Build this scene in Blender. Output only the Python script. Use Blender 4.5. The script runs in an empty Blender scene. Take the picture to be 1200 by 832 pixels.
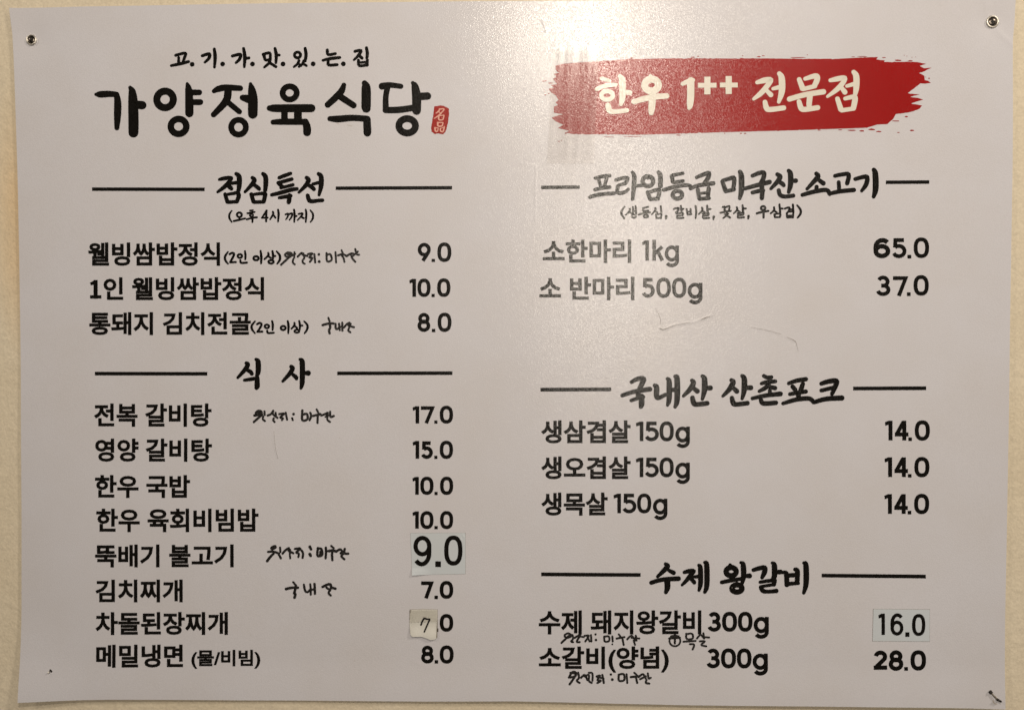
import bpy, math, random
import numpy as np
from mathutils import Vector, Matrix
from mathutils.geometry import tessellate_polygon
R = math.radians
scene = bpy.context.scene

# ------------------------------------------------------------------ camera, world, lamps, exposure
CAM = Vector((0.02591, -0.91039, 0.02798))
cam = bpy.data.cameras.new('camera'); cam.sensor_width = 36; cam.lens = 27.0
cam.clip_start = 0.01; cam.clip_end = 50
cam_o = bpy.data.objects.new('camera', cam); scene.collection.objects.link(cam_o)
ROT = Matrix.Rotation(0.02064, 3, 'Z') @ Matrix.Rotation(-0.02727, 3, 'X') @ Matrix.Rotation(0.0013, 3, 'Y')
cam_o.matrix_world = Matrix.Translation(CAM) @ (ROT @ Matrix.Rotation(R(90), 3, 'X')).to_4x4()
scene.camera = cam_o

world = bpy.data.worlds.new('World'); scene.world = world; world.use_nodes = True
bg = world.node_tree.nodes['Background']
bg.inputs[0].default_value = (1.0, 0.88, 0.76, 1); bg.inputs[1].default_value = 0.03

def area(name, loc, target, size, sizey, power, col):
    l = bpy.data.lights.new(name, 'AREA'); l.shape = 'RECTANGLE'; l.size = size; l.size_y = sizey
    l.energy = power; l.color = col
    o = bpy.data.objects.new(name, l); scene.collection.objects.link(o)
    o.location = loc
    o.rotation_euler = (Vector(target) - Vector(loc)).to_track_quat('-Z', 'Y').to_euler()
    return o
WARM = (1.0, 0.885, 0.75)
def mirror(px, py, d):
    """spot at distance d from the wall that a viewer at the camera sees mirrored at photo point px, py"""
    k = d/0.91
    x = (px-597)*0.00101; z = (416-py)*0.00101+0.003
    return (0.026+(x-0.026)*(1+k), -d, 0.028+(z-0.028)*(1+k))
area('ceiling_lamp', mirror(684, 42, 1.25), (0.1, 0, 0), 0.10, 0.05, 6.2, WARM)
area('ceiling_strip_lamp', mirror(820, 22, 1.6), (0.1, 0, 0), 0.6, 0.06, 1.5, WARM)
area('room_glare_light', mirror(735, 285, 3.2), (0.1, 0, 0), 0.30, 1.35, 22.0, WARM)  # unseen source, stretched tall to cover the glare band
area('side_fill', mirror(1750, -500, 2.0), (0.2, 0, 0), 0.5, 0.5, 68.0, WARM)  # added off-frame fill for diffuse brightness, set clear of the gloss
area('left_fill', mirror(-500, -300, 2.2), (-0.1, 0, 0), 0.5, 0.5, 25.0, WARM)  # added off-frame fill, diffuse light from the left

vs = scene.view_settings
vs.view_transform = 'Standard'; vs.look = 'None'; vs.exposure = 0.36; vs.gamma = 1.0; vs.use_curve_mapping = False
scene.cycles.max_bounces = 6; scene.cycles.transparent_max_bounces = 12

# ------------------------------------------------------------------ photograph pixel -> point on the poster plane (y = 0)
F = 900.0
def P(x, y):
    d = ROT @ Vector(((x - 600) / F, 1.0, -(y - 416) / F))
    t = -CAM.y / d.y
    return CAM.x + d.x * t, CAM.z + d.z * t

def ss(a, b, x):
    t = min(1.0, max(0.0, (x - a) / (b - a))); return t * t * (3 - 2 * t)

# creases pressed into the sheet: (photo points, depth m, half width m)
CREASES = [
    ([(773,384),(777,386),(790,381),(815,377),(835,369)], 0.00040, 0.0011),
    ([(768,362),(773,370),(774,383)], 0.00016, 0.0013),
    ([(880,383),(905,388),(925,397),(932,400),(934,411)], 0.00016, 0.0016),
    ([(927,382),(931,398)], 0.00018, 0.0012),
    ([(308,395),(312,420),(314,440)], 0.00020, 0.0014),
    ([(318,488),(321,520),(326,537)], 0.00028, 0.0013),
    ([(274,395),(276,440)], 0.00012, 0.0015),
    ([(340,660),(342,672)], 0.00018, 0.0015),
    ([(392,538),(410,532)], 0.00012, 0.0013),
    ([(1025,497),(1033,510)], 0.00018, 0.0013),
    ([(898,494),(902,499)], 0.00022, 0.0010),
    ([(636,26),(640,37)], 0.00030, 0.0012),
    ([(467,636),(472,634),(480,632)], 0.00020, 0.0010),
    ([(541,626),(544,630),(538,633)], 0.00028, 0.0010),
    ([(1157,-2),(1158,18)], 0.0009, 0.004),
    ([(1168,34),(1176,43),(1188,54)], 0.0007, 0.004),
    ([(480,772),(500,782)], 0.00012, 0.002),
    ([(610,192),(628,194),(627,260)], 0.00018, 0.0012),
]
CR = []
for pts, dep, wd in CREASES:
    q = [P(*p) for p in pts]
    CR.append((q, dep, wd, min(a[0] for a in q)-4*wd, max(a[0] for a in q)+4*wd, min(a[1] for a in q)-4*wd, max(a[1] for a in q)+4*wd))
def creases(x, z):
    h = 0.0
    for q, dep, wd, x0, x1, z0, z1 in CR:
        if x0 < x < x1 and z0 < z < z1:
            best = 1e9
            for (ax, az), (bx, bz) in zip(q, q[1:]):
                dx, dz = bx-ax, bz-az; t = max(0, min(1, ((x-ax)*dx+(z-az)*dz)/(dx*dx+dz*dz)))
                best = min(best, math.hypot(x-ax-t*dx, z-az-t*dz))
            h += dep * math.exp(-(best/wd)**2)
    return h

SCREWS = [P(36.2, 46.8), P(1163.7, 25.6)]
def relief(x, z, cr=True):
    """distance of the sheet's face from the poster plane, towards the viewer"""
    h = 0.0006*math.sin(5.1*x + 2.2*z + 0.7) + 0.00035*math.sin(13*x - 5*z) + 0.00025*math.sin(17*z + 4*x)
    h += 0.00012*math.sin(41*x + 9*z) + 0.00010*math.sin(33*z - 17*x + 1.0)
    h += 0.0035*ss(-0.55, -0.63, x)*ss(0.26, 0.42, z)               # upper left edge stands off the wall
    h += 0.0060*ss(-0.50, -0.62, x)*ss(-0.30, -0.43, z)             # lower left corner curls forward
    h += 0.0018*ss(-0.36, -0.42, z)                                 # bottom edge
    h += 0.0016*ss(0.53, 0.60, x)*ss(0.40, 0.25, z)
    for sx, sz in SCREWS:
        h -= 0.0012*math.exp(-((x-sx)**2 + (z-sz)**2)/0.018**2)
    return h + (creases(x, z) if cr else 0)
def S(px, py, lift=0.0, cr=True):
    x, z = P(px, py)
    return (x, -relief(x, z, cr) - lift, z)
WALL_Y = 0.0035

# ------------------------------------------------------------------ materials
def nodes(name):
    m = bpy.data.materials.new(name); m.use_nodes = True
    nt = m.node_tree; return m, nt, nt.nodes['Principled BSDF']
def N(nt, kind, **kw):
    n = nt.nodes.new(kind)
    for k, v in kw.items():
        if k in n.inputs: n.inputs[k].default_value = v
        else: setattr(n, k, v)
    return n
GLOSS_ROUGH = 0.22
_a, _b, _c, _d = P(648, 57), P(703, 54), P(696, 192), P(641, 192)
TAPE_Z1 = (_a[1]+_b[1])/2; TAPE_Z0 = _c[1]
TAPE_K = ((_a[0]+_b[0])/2-(_c[0]+_d[0])/2)/(TAPE_Z1-TAPE_Z0); TAPE_X = (_a[0]+_b[0])/2-TAPE_K*TAPE_Z1
def printed(name, col, rough=GLOSS_ROUGH, mottling=0.0, bump=1.0, spec=0.5):
    """ink or bare face of the laminated sheet: same satin film everywhere"""
    m, nt, b = nodes(name); L = nt.links.new
    tc = N(nt, 'ShaderNodeTexCoord')
    b.inputs['Base Color'].default_value = (*col, 1)
    b.inputs['Roughness'].default_value = rough
    b.inputs['Specular IOR Level'].default_value = spec
    # where the tape's adhesive wets the film its own satin reflection is gone
    sp = N(nt, 'ShaderNodeSeparateXYZ'); L(tc.outputs['Object'], sp.inputs[0])
    def math_(op, a, b_, c=None):
        q = N(nt, 'ShaderNodeMath', operation=op)
        for i, v in enumerate((a, b_) if c is None else (a, b_, c)):
            if isinstance(v, (int, float)): q.inputs[i].default_value = v
            else: L(v, q.inputs[i])
        return q.outputs[0]
    u = math_('SUBTRACT', sp.outputs[0], math_('MULTIPLY_ADD', sp.outputs[2], TAPE_K, TAPE_X))
    d = math_('SUBTRACT', 0.029, math_('ABSOLUTE', u, 0))
    e1 = math_('SUBTRACT', TAPE_Z1, sp.outputs[2]); e2 = math_('SUBTRACT', sp.outputs[2], TAPE_Z0)
    dm = math_('MINIMUM', d, math_('MINIMUM', e1, e2))
    mk = N(nt, 'ShaderNodeMapRange'); mk.inputs['From Min'].default_value = 0; mk.inputs['From Max'].default_value = .008
    mk.inputs['To Min'].default_value = spec; mk.inputs['To Max'].default_value = spec*.6
    L(dm, mk.inputs['Value'])
    # the film's fine orange-peel: it mirrors unevenly from grain to grain
    gs = N(nt, 'ShaderNodeTexNoise', Scale=640.0, Detail=1.5); L(tc.outputs['Object'], gs.inputs['Vector'])
    gr = N(nt, 'ShaderNodeMapRange'); gr.inputs['From Min'].default_value = .36; gr.inputs['From Max'].default_value = .66
    gr.inputs['To Min'].default_value = .45; gr.inputs['To Max'].default_value = 1.5
    L(gs.outputs['Fac'], gr.inputs['Value']); L(math_('MULTIPLY', mk.outputs[0], gr.outputs[0]), b.inputs['Specular IOR Level'])
    if mottling:
        n = N(nt, 'ShaderNodeTexNoise', Scale=9.0, Detail=5.0, Roughness=0.6); L(tc.outputs['Object'], n.inputs['Vector'])
        mx = N(nt, 'ShaderNodeMix', data_type='RGBA')
        mr = N(nt, 'ShaderNodeMapRange'); mr.inputs['From Min'].default_value = .35; mr.inputs['From Max'].default_value = .7
        L(n.outputs['Fac'], mr.inputs['Value']); L(mr.outputs[0], mx.inputs[0])
        mx.inputs[6].default_value = (*col, 1); mx.inputs[7].default_value = (*[c*(1-mottling*k) for c, k in zip(col, (.7, 1, 1.5))], 1)
        L(mx.outputs[2], b.inputs['Base Color'])
    n1 = N(nt, 'ShaderNodeTexNoise', Scale=820.0, Detail=2.0); n2 = N(nt, 'ShaderNodeTexNoise', Scale=70.0, Detail=3.0)
    for n in (n1, n2): L(tc.outputs['Object'], n.inputs['Vector'])
    b1 = N(nt, 'ShaderNodeBump', Strength=0.38*bump, Distance=0.0004); b2 = N(nt, 'ShaderNodeBump', Strength=0.07*bump, Distance=0.001)
    L(n1.outputs['Fac'], b1.inputs['Height']); L(n2.outputs['Fac'], b2.inputs['Height'])
    L(b1.outputs[0], b2.inputs['Normal']); L(b2.outputs[0], b.inputs['Normal'])
    return m
M_SHEET = printed('laminated_paper', (0.70, 0.695, 0.74), mottling=0.05)
M_INK = printed('black_ink', (0.006, 0.005, 0.004))
M_RED = printed('red_ink', (0.36, 0.010, 0.010), mottling=0.12)
M_SEAL = printed('seal_ink', (0.38, 0.030, 0.024), mottling=0.2)
M_PINK = printed('seal_letter', (0.80, 0.42, 0.34))
M_WHITE = printed('white_print', (0.80, 0.76, 0.66))
M_PEN = printed('marker_ink', (0.010, 0.008, 0.007), rough=0.5)
M_NOTE = printed('note_paper', (0.63, 0.685, 0.735), rough=0.45, mottling=0.05, bump=.6)
M_NOTE2 = printed('cream_note_paper', (0.72, 0.72, 0.68), rough=0.4, mottling=0.08, bump=.8)

def metal(name, col, rough):
    m, nt, b = nodes(name); b.inputs['Base Color'].default_value = (*col, 1); b.inputs['Metallic'].default_value = 1
    n = N(nt, 'ShaderNodeTexNoise', Scale=900.0); tc = N(nt, 'ShaderNodeTexCoord'); nt.links.new(tc.outputs['Object'], n.inputs['Vector'])
    mr = N(nt, 'ShaderNodeMapRange'); mr.inputs['To Min'].default_value = rough*.7; mr.inputs['To Max'].default_value = rough*1.4
    nt.links.new(n.outputs['Fac'], mr.inputs['Value']); nt.links.new(mr.outputs[0], b.inputs['Roughness'])
    return m
M_RING = metal('bright_washer_metal', (0.80, 0.76, 0.68), 0.42)
M_STEEL = metal('dark_screw_metal', (0.16, 0.14, 0.12), 0.30)
M_DARK = printed('dark_recess', (0.02, 0.016, 0.012), rough=0.6)
M_EDGE = printed('sheet_edge', (0.55, 0.50, 0.44), rough=0.6)

M_BROWN = printed('dull_brown', (0.22, 0.19, 0.15), rough=.5)  # contact shade painted under stuck papers; also crease lines and a nail shank

def tape_material():
    m, nt, b = nodes('clear_tape_film'); L = nt.links.new
    out = nt.nodes['Material Output']
    tr = N(nt, 'ShaderNodeBsdfTransparent'); tr.inputs[0].default_value = (0.985, 0.98, 0.97, 1)
    gl = N(nt, 'ShaderNodeBsdfAnisotropic'); gl.inputs['Roughness'].default_value = 0.20; gl.inputs['Color'].default_value = (1, 1, 1, 1)
    fr = N(nt, 'ShaderNodeFresnel'); fr.inputs[0].default_value = 1.25
    mx = N(nt, 'ShaderNodeMixShader'); L(fr.outputs[0], mx.inputs[0]); L(tr.outputs[0], mx.inputs[1]); L(gl.outputs[0], mx.inputs[2])
    L(mx.outputs[0], out.inputs['Surface'])
    tc = N(nt, 'ShaderNodeTexCoord'); mp = N(nt, 'ShaderNodeMapping'); mp.inputs['Scale'].default_value = (70, 1, 5); mp.inputs['Rotation'].default_value = (0, R(4), 0)
    n = N(nt, 'ShaderNodeTexNoise', Scale=1.0, Detail=3.0)
    L(tc.outputs['Object'], mp.inputs[0]); L(mp.outputs[0], n.inputs['Vector'])
    bp = N(nt, 'ShaderNodeBump', Strength=0.06, Distance=0.002); L(n.outputs['Fac'], bp.inputs['Height'])
    L(bp.outputs[0], gl.inputs['Normal'])
    return m
M_TAPE = tape_material()

def wall_material():
    m, nt, b = nodes('cream_wallpaper'); L = nt.links.new
    tc = N(nt, 'ShaderNodeTexCoord')
    n = N(nt, 'ShaderNodeTexNoise', Scale=6.0, Detail=6.0, Roughness=.65); L(tc.outputs['Object'], n.inputs['Vector'])
    cr = N(nt, 'ShaderNodeValToRGB'); e = cr.color_ramp.elements
    e[0].position = .3; e[0].color = (0.74, 0.645, 0.48, 1); e[1].position = .65; e[1].color = (0.80, 0.71, 0.55, 1)
    L(n.outputs['Fac'], cr.inputs[0])
    g = N(nt, 'ShaderNodeTexNoise', Scale=420.0, Detail=3.0); L(tc.outputs['Object'], g.inputs['Vector'])
    mg = N(nt, 'ShaderNodeMapRange'); mg.inputs['From Min'].default_value = .3; mg.inputs['From Max'].default_value = .7; mg.inputs['To Min'].default_value = .90; mg.inputs['To Max'].default_value = 1.05
    L(g.outputs['Fac'], mg.inputs['Value'])
    mx = N(nt, 'ShaderNodeMix', data_type='RGBA', blend_type='MULTIPLY'); mx.inputs[0].default_value = 1
    L(cr.outputs[0], mx.inputs[6]); L(mg.outputs[0], mx.inputs[7])
    # rusty stain running down near the left edge of the sheet
    sx = N(nt, 'ShaderNodeSeparateXYZ'); L(tc.outputs['Object'], sx.inputs[0])
    sm = N(nt, 'ShaderNodeMapping'); sm.inputs['Location'].default_value = (0.578*22, 0, -0.17*5.5); sm.inputs['Scale'].default_value = (22, 1, 5.5)
    L(tc.outputs['Object'], sm.inputs[0])
    gr = N(nt, 'ShaderNodeTexGradient', gradient_type='SPHERICAL'); L(sm.outputs[0], gr.inputs[0])
    st = N(nt, 'ShaderNodeMath', operation='MULTIPLY'); L(gr.outputs[0], st.inputs[0]); L(n.outputs['Fac'], st.inputs[1])
    m2 = N(nt, 'ShaderNodeMix', data_type='RGBA', blend_type='MULTIPLY'); L(st.outputs[0], m2.inputs[0])
    L(mx.outputs[2], m2.inputs[6]); m2.inputs[7].default_value = (1.0, 0.68, 0.30, 1)
    L(m2.outputs[2], b.inputs['Base Color'])
    b.inputs['Roughness'].default_value = .75; b.inputs['Specular IOR Level'].default_value = .25
    w = N(nt, 'ShaderNodeTexNoise', Scale=110.0, Detail=4.0); L(tc.outputs['Object'], w.inputs['Vector'])
    b1 = N(nt, 'ShaderNodeBump', Strength=.3, Distance=.0008); L(g.outputs['Fac'], b1.inputs['Height'])
    b2 = N(nt, 'ShaderNodeBump', Strength=.35, Distance=.003); L(w.outputs['Fac'], b2.inputs['Height']); L(b1.outputs[0], b2.inputs['Normal'])
    L(b2.outputs[0], b.inputs['Normal'])
    return m
M_WALL = wall_material()

# ------------------------------------------------------------------ object helpers
def obj(name, verts, faces, mat, parent=None, smooth=False):
    me = bpy.data.meshes.new(name); me.from_pydata(verts, [], faces); me.update()
    me.materials.append(mat)
    if smooth: me.polygons.foreach_set('use_smooth', [True]*len(me.polygons))
    o = bpy.data.objects.new(name, me); scene.collection.objects.link(o)
    if parent: o.parent = parent
    return o
def empty(name, loc, label, cat, group=None):
    o = bpy.data.objects.new(name, None); scene.collection.objects.link(o); o.location = loc
    o.empty_display_size = .02; o['label'] = label; o['category'] = cat
    if group: o['group'] = group
    return o
def keep(o, parent):
    o.parent = parent; o.matrix_parent_inverse = Matrix.Translation(-Vector(parent.location)); return o

class Ink:
    """collects pen / brush strokes and outlines drawn in photo pixels, laid on the sheet's relief"""
    def __init__(s, lift=0.00018, surf=None, grow=0.0): s.grow = grow; s.v = []; s.f = []; s.n = 0; s.lift = lift; s.surf = surf or S
    def pt(s, x, y, k): s.v.append(s.surf(x, y, s.lift + k)); return len(s.v)-1
    def step(s): s.n += 1; return (s.n % 40)*1.5e-6
    def ribbon(s, pts, closed=False, cap='r'):
        out = []
        for i, p in enumerate(pts):
            if not out or math.hypot(p[0]-out[-1][0], p[1]-out[-1][1]) > 1e-3: out.append(p)
        pts = out; n = len(pts)
        if n == 1:
            x, y, w = pts[0]; k = s.step(); c = s.pt(x, y, k)
            r = [s.pt(x+w/2*math.cos(a), y+w/2*math.sin(a), k) for a in [2*math.pi*i/14 for i in range(14)]]
            for i in range(14): s.f.append((c, r[i], r[(i+1) % 14]))
            return
        k = s.step(); L = []; Rr = []; T = []
        for i in range(n):
            a = pts[(i-1) % n] if closed or i else pts[0]; b = pts[(i+1) % n] if closed or i < n-1 else pts[-1]
            p = pts[i]
            def unit(u, v):
                d = math.hypot(v[0]-u[0], v[1]-u[1]); return ((v[0]-u[0])/d, (v[1]-u[1])/d) if d > 1e-6 else None
            t1 = unit(a, p) or unit(p, b); t2 = unit(p, b) or t1
            tx, ty = t1[0]+t2[0], t1[1]+t2[1]; d = math.hypot(tx, ty)
            if d < 1e-3: tx, ty, d = t1[0], t1[1], 1
            tx /= d; ty /= d
            c = max(0.6, tx*t1[0]+ty*t1[1])
            w = p[2]/2/(c if cap == 'b' else 1)
            L.append(s.pt(p[0]-ty*w, p[1]+tx*w, k)); Rr.append(s.pt(p[0]+ty*w, p[1]-tx*w, k)); T.append((tx, ty))
        m = n if closed else n-1
        for i in range(m):
            j = (i+1) % n; s.f.append((L[i], Rr[i], Rr[j], L[j]))
        if not closed and cap == 'r':
            for i, sg in ((0, -1), (n-1, 1)):
                p = pts[i]; tx, ty = T[i]; a0 = math.atan2(ty*sg, tx*sg); w = p[2]/2
                arc = [s.pt(p[0]+w*math.cos(a0+a), p[1]+w*math.sin(a0+a), k) for a in [math.pi*q/8 for q in range(-3, 4)]]
                e = [L[i] if sg > 0 else Rr[i]]
                ends = [Rr[i], *arc, L[i]] if sg > 0 else [L[i], *arc, Rr[i]]
                c = s.pt(p[0], p[1], k)
                for u, v in zip(ends, ends[1:]): s.f.append((c, u, v))
    def curve(s, pts, cap='r', sub=4):
        if len(pts) > 2 and cap == 'r':
            q = [pts[0]] + pts + [pts[-1]]; out = []
            for i in range(1, len(q)-2):
                p0, p1, p2, p3 = q[i-1:i+3]
                for j in range(sub):
                    t = j/sub
                    out.append(tuple(0.5*(2*p1[c]+(p2[c]-p0[c])*t+(2*p0[c]-5*p1[c]+4*p2[c]-p3[c])*t*t+(3*p1[c]-p0[c]-3*p2[c]+p3[c])*t**3) for c in range(3)))
            out.append(pts[-1]); pts = [(a, b, max(.2, c)) for a, b, c in out]
        s.ribbon(pts, cap=cap)
    def ring(s, cx, cy, rx, ry, w, e=2.0, n=28):
        pts = []
        for i in range(n):
            a = 2*math.pi*i/n; c, q = math.cos(a), math.sin(a)
            pts.append((cx+rx*math.copysign(abs(c)**(2/e), c), cy+ry*math.copysign(abs(q)**(2/e), q), w))
        s.ribbon(pts, closed=True)
    def poly(s, pts):
        k = s.step()
        for tri in tessellate_polygon([[Vector((x, y, 0)) for x, y in pts]]):
            s.f.append(tuple(s.pt(*pts[i], k) for i in tri))
    def draw(s, ox, oy, sc, text, wk=1.0, grow=None):
        """strokes in enlarged-photo units: 'x,y,w x,y ...' ; 'o x,y,rx,ry,w' ring ; 'b ...' blunt ends"""
        g_ = s.grow if grow is None else grow
        for st in text.replace('\n', ';').split(';'):
            t = st.split()
            if not t: continue
            if t[0] == 'o':
                for g in t[1:]:
                    x, y, rx, ry, w = map(float, g.split(',')); s.ring(ox+x/sc, oy+y/sc, rx/sc, ry/sc, w*wk/sc+g_)
                continue
            cap = 'r'
            if t[0] == 'b': cap = 'b'; t = t[1:]
            w = 10; pts = []
            for g in t:
                q = list(map(float, g.split(',')))
                if len(q) > 2: w = q[2]
                pts.append((ox+q[0]/sc, oy+q[1]/sc, w*wk/sc+g_))
            s.curve(pts, cap)
        return s
    def build(s, name, mat, parent, label=None):
        o = obj(name, s.v, s.f, mat, parent)
        if label: o['label'] = label
        return o

# digits and latin letters: centre-line strokes in the box 0..1 x 0..1
def arc(cx, cy, rx, ry, a0, a1, n=12):
    return [(cx+rx*math.cos(R(a0+(a1-a0)*i/n)), cy+ry*math.sin(R(a0+(a1-a0)*i/n))) for i in range(n+1)]
def glyph(ink, ch, x0, y0, x1, y1, w):
    W2 = w/2; X = lambda u: x0+W2+u*(x1-x0-w); Y = lambda v: y0+W2+v*(y1-y0-w)
    def st(pts): ink.ribbon([(X(u), Y(v), w) for u, v in pts], cap='b')
    def ring(cx, cy, rx, ry, e=2.0): ink.ring(X(cx), Y(cy), rx*(x1-x0-w), ry*(y1-y0-w), w, e, 36)
    e = W2/(y1-y0-w)
    ex = W2/(x1-x0-w) if x1-x0 > w else 0
    if ch == '0': ring(.5, .5, .5, .5, 2.45)
    elif ch == '.': ink.poly([(x0, y0), (x1, y0), (x1, y1), (x0, y1)])
    elif ch == '1':
        ink.ribbon([(x1-w/2, y0, w), (x1-w/2, y1, w)], cap='b')
        h = y1-y0; ink.poly([(x0, y0+.08*h), (x1-w, y0), (x1-w*.3, y0), (x1-w*.5, y0+.17*h), (x0+.1*w, y0+.08*h+.9*w)])
    elif ch == '2': st(arc(.5, .28, .5, .28, 190, 385, 14) + [(.80, .50), (0, .985)]); st([(0-ex, 1), (1+ex, 1)])
    elif ch == '3': st(arc(.48, .25, .44, .25, 205, 450, 14)); st(arc(.48, .74, .52, .26, 270, 525, 14)); st([(.3, .49), (.5, .49)])
    elif ch == '4': st([(.78, -e), (.78, 1+e)]); st([(.70, -e*.4), (.02, .72)]); st([(-ex*.9, .745), (1+ex, .745)])
    elif ch == '5': st([(.95, 0), (.10, 0), (.07, .46)]); st([(.07, .455)] + arc(.44, .68, .56, .32, 245, 515, 16))
    elif ch == '6': ring(.5, .69, .5, .31); st(arc(.55, .42, .55, .42, 318, 180, 12) + [(0, .7)])
    elif ch == '9': ring(.5, .31, .5, .31); st(arc(.45, .58, .55, .42, 138, 0, 12) + [(1, .3)])
    elif ch == 'n': ring(.5, .33, .5, .33); st([(.93, .50), (.36, 1+e*.5)])
    elif ch == '7': st([(-ex, 0), (.97, 0), (.34, 1+e*.9)])
    elif ch == '8': ring(.5, .24, .42, .24); ring(.5, .72, .5, .28)
    elif ch == '+':
        st([(.5, -e), (.5, 1+e)]); st([(-ex, .5), (1+ex, .5)])
    elif ch == 'k': st([(0, -e), (0, 1+e)]); st([(.98, .30), (.05, .70)]); st([(.40, .52), (1, 1+e)])
    elif ch == 'g':
        ring(.5, .345, .5, .345); st([(1, -e), (1, .72)] + arc(.5, .74, .5, .26, 0, 150, 12))

# hangul in plain gothic: default font, thickened
def gothic(name, body, x0, y0, x1, y1, parent, bold=0.030, skew=0.0, surf=None):
    cu = bpy.data.curves.new('text_source', 'FONT'); cu.body = body; cu.size = 1; cu.resolution_u = 3; cu.fill_mode = 'FRONT'
    to = bpy.data.objects.new('text_source', cu); scene.collection.objects.link(to)
    dg = bpy.context.evaluated_depsgraph_get()
    me = bpy.data.meshes.new_from_object(to.evaluated_get(dg))
    bpy.data.objects.remove(to); bpy.data.curves.remove(cu)
    co = [(v.co.x, v.co.y) for v in me.vertices]
    a0 = min(c[0] for c in co); a1 = max(c[0] for c in co); b0 = min(c[1] for c in co); b1 = max(c[1] for c in co)
    em = bold*(x1-x0)/(a1-a0)                      # extra half stroke, in photo pixels
    def m(c): return (x0+em+(c[0]-a0)/(a1-a0)*(x1-x0-2*em), y1-em-(c[1]-b0)/(b1-b0)*(y1-y0-2*em))
    k = Ink(surf=lambda x, y, l=0.0, cr=True: S(x, y, l, False))
    # merge duplicated outline points, then follow every outline loop
    key = {}; idx = []
    for c in co: idx.append(key.setdefault((round(c[0], 5), round(c[1], 5)), len(key)))
    pts = list(key); cnt = {}
    for p in me.polygons:
        vv = [idx[i] for i in p.vertices]
        if len(set(vv)) < 3: continue
        k.f.append(tuple(len(k.v)+i for i in range(len(vv)))); k.v += [k.surf(*m(pts[i]), k.lift) for i in vv]
        for u, w_ in zip(vv, vv[1:]+vv[:1]): cnt[(u, w_)] = cnt.get((u, w_), 0)+1
    nxt = {}
    for (u, w_) in cnt:
        if (w_, u) not in cnt: nxt.setdefault(u, []).append(w_)
    while nxt:
        u = next(iter(nxt)); loop = [u]
        while u in nxt:
            w_ = nxt[u].pop()
            if not nxt[u]: del nxt[u]
            if w_ == loop[0]: break
            loop.append(w_); u = w_
        if len(loop) > 2: k.ribbon([(*m(pts[i]), 2*em) for i in loop], closed=True, cap='b')
    bpy.data.meshes.remove(me)
    return k.build(name, M_INK, parent)

def rule(parent, x0, y0, x1, y1, w):
    k = Ink(); n = 16; dy = w/2+.2
    for i in range(n+1):
        x = x0+(x1-x0)*i/n; y = y0+(y1-y0)*i/n; k.pt(x, y-dy, 0); k.pt(x, y+dy, 0)
    for i in range(n): k.f.append((2*i, 2*i+1, 2*i+3, 2*i+2))
    return k.build('ruled_line', M_INK, parent)

# ------------------------------------------------------------------ wall
def build_wall():
    v = []; f = []; nx, nz = 2, 2
    o = obj('wall', [(-3, WALL_Y, -1.6), (3, WALL_Y, -1.6), (3, WALL_Y, 1.6), (-3, WALL_Y, 1.6),
                     (-3, WALL_Y+.1, -1.6), (3, WALL_Y+.1, -1.6), (3, WALL_Y+.1, 1.6), (-3, WALL_Y+.1, 1.6)],
            [(0, 1, 2, 3), (5, 4, 7, 6), (4, 0, 3, 7), (1, 5, 6, 2), (3, 2, 6, 7), (4, 5, 1, 0)], M_WALL)
    o['kind'] = 'structure'
build_wall()

# ------------------------------------------------------------------ the poster
poster = empty('menu_poster', (0, 0, 0), 'large white laminated menu poster with black Korean price lists and a red brush banner', 'poster')

LEFT = [(11,10),(14.5,40),(16,70),(17.3,110),(20,200),(22,300),(24,450),(25,600),(25,700),(25,820)]
RIGHT = [(1191,-3),(1189.5,25),(1187,50),(1186.5,110),(1186,200),(1182.5,400),(1179.5,600),(1177,720),(1176,829)]
TOP = [(11,10),(100,7.6),(300,4.6),(540,2.4),(700,1.2),(840,.6),(1000,-1),(1191,-3)]
BOT = [(25,820),(130,818.6),(300,820),(500,821),(600,820.5),(800,825),(1000,826.6),(1176,829)]
def np_ss(a, b, x):
    t = np.clip((x-a)/(b-a), 0, 1); return t*t*(3-2*t)
def np_relief(x, z):
    h = 0.0006*np.sin(5.1*x + 2.2*z + 0.7) + 0.00035*np.sin(13*x - 5*z) + 0.00025*np.sin(17*z + 4*x)
    h += 0.00012*np.sin(41*x + 9*z) + 0.00010*np.sin(33*z - 17*x + 1.0)
    h += 0.0035*np_ss(-0.55, -0.63, x)*np_ss(0.26, 0.42, z)
    h += 0.0060*np_ss(-0.50, -0.62, x)*np_ss(-0.30, -0.43, z)
    h += 0.0018*np_ss(-0.36, -0.42, z)
    h += 0.0016*np_ss(0.53, 0.60, x)*np_ss(0.40, 0.25, z)
    for sx, sz in SCREWS: h -= 0.0012*np.exp(-((x-sx)**2 + (z-sz)**2)/0.018**2)
    for q, dep, wd, x0, x1, z0, z1 in CR:
        m = (x > x0) & (x < x1) & (z > z0) & (z < z1); xx, zz = x[m], z[m]; best = np.full(xx.shape, 1e9)
        for (ax, az), (bx, bz) in zip(q, q[1:]):
            dx, dz = bx-ax, bz-az; t = np.clip(((xx-ax)*dx+(zz-az)*dz)/(dx*dx+dz*dz), 0, 1)
            best = np.minimum(best, np.hypot(xx-ax-t*dx, zz-az-t*dz))
        h[m] += 0.45*dep*np.exp(-(best/wd)**2)
    return h
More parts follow.
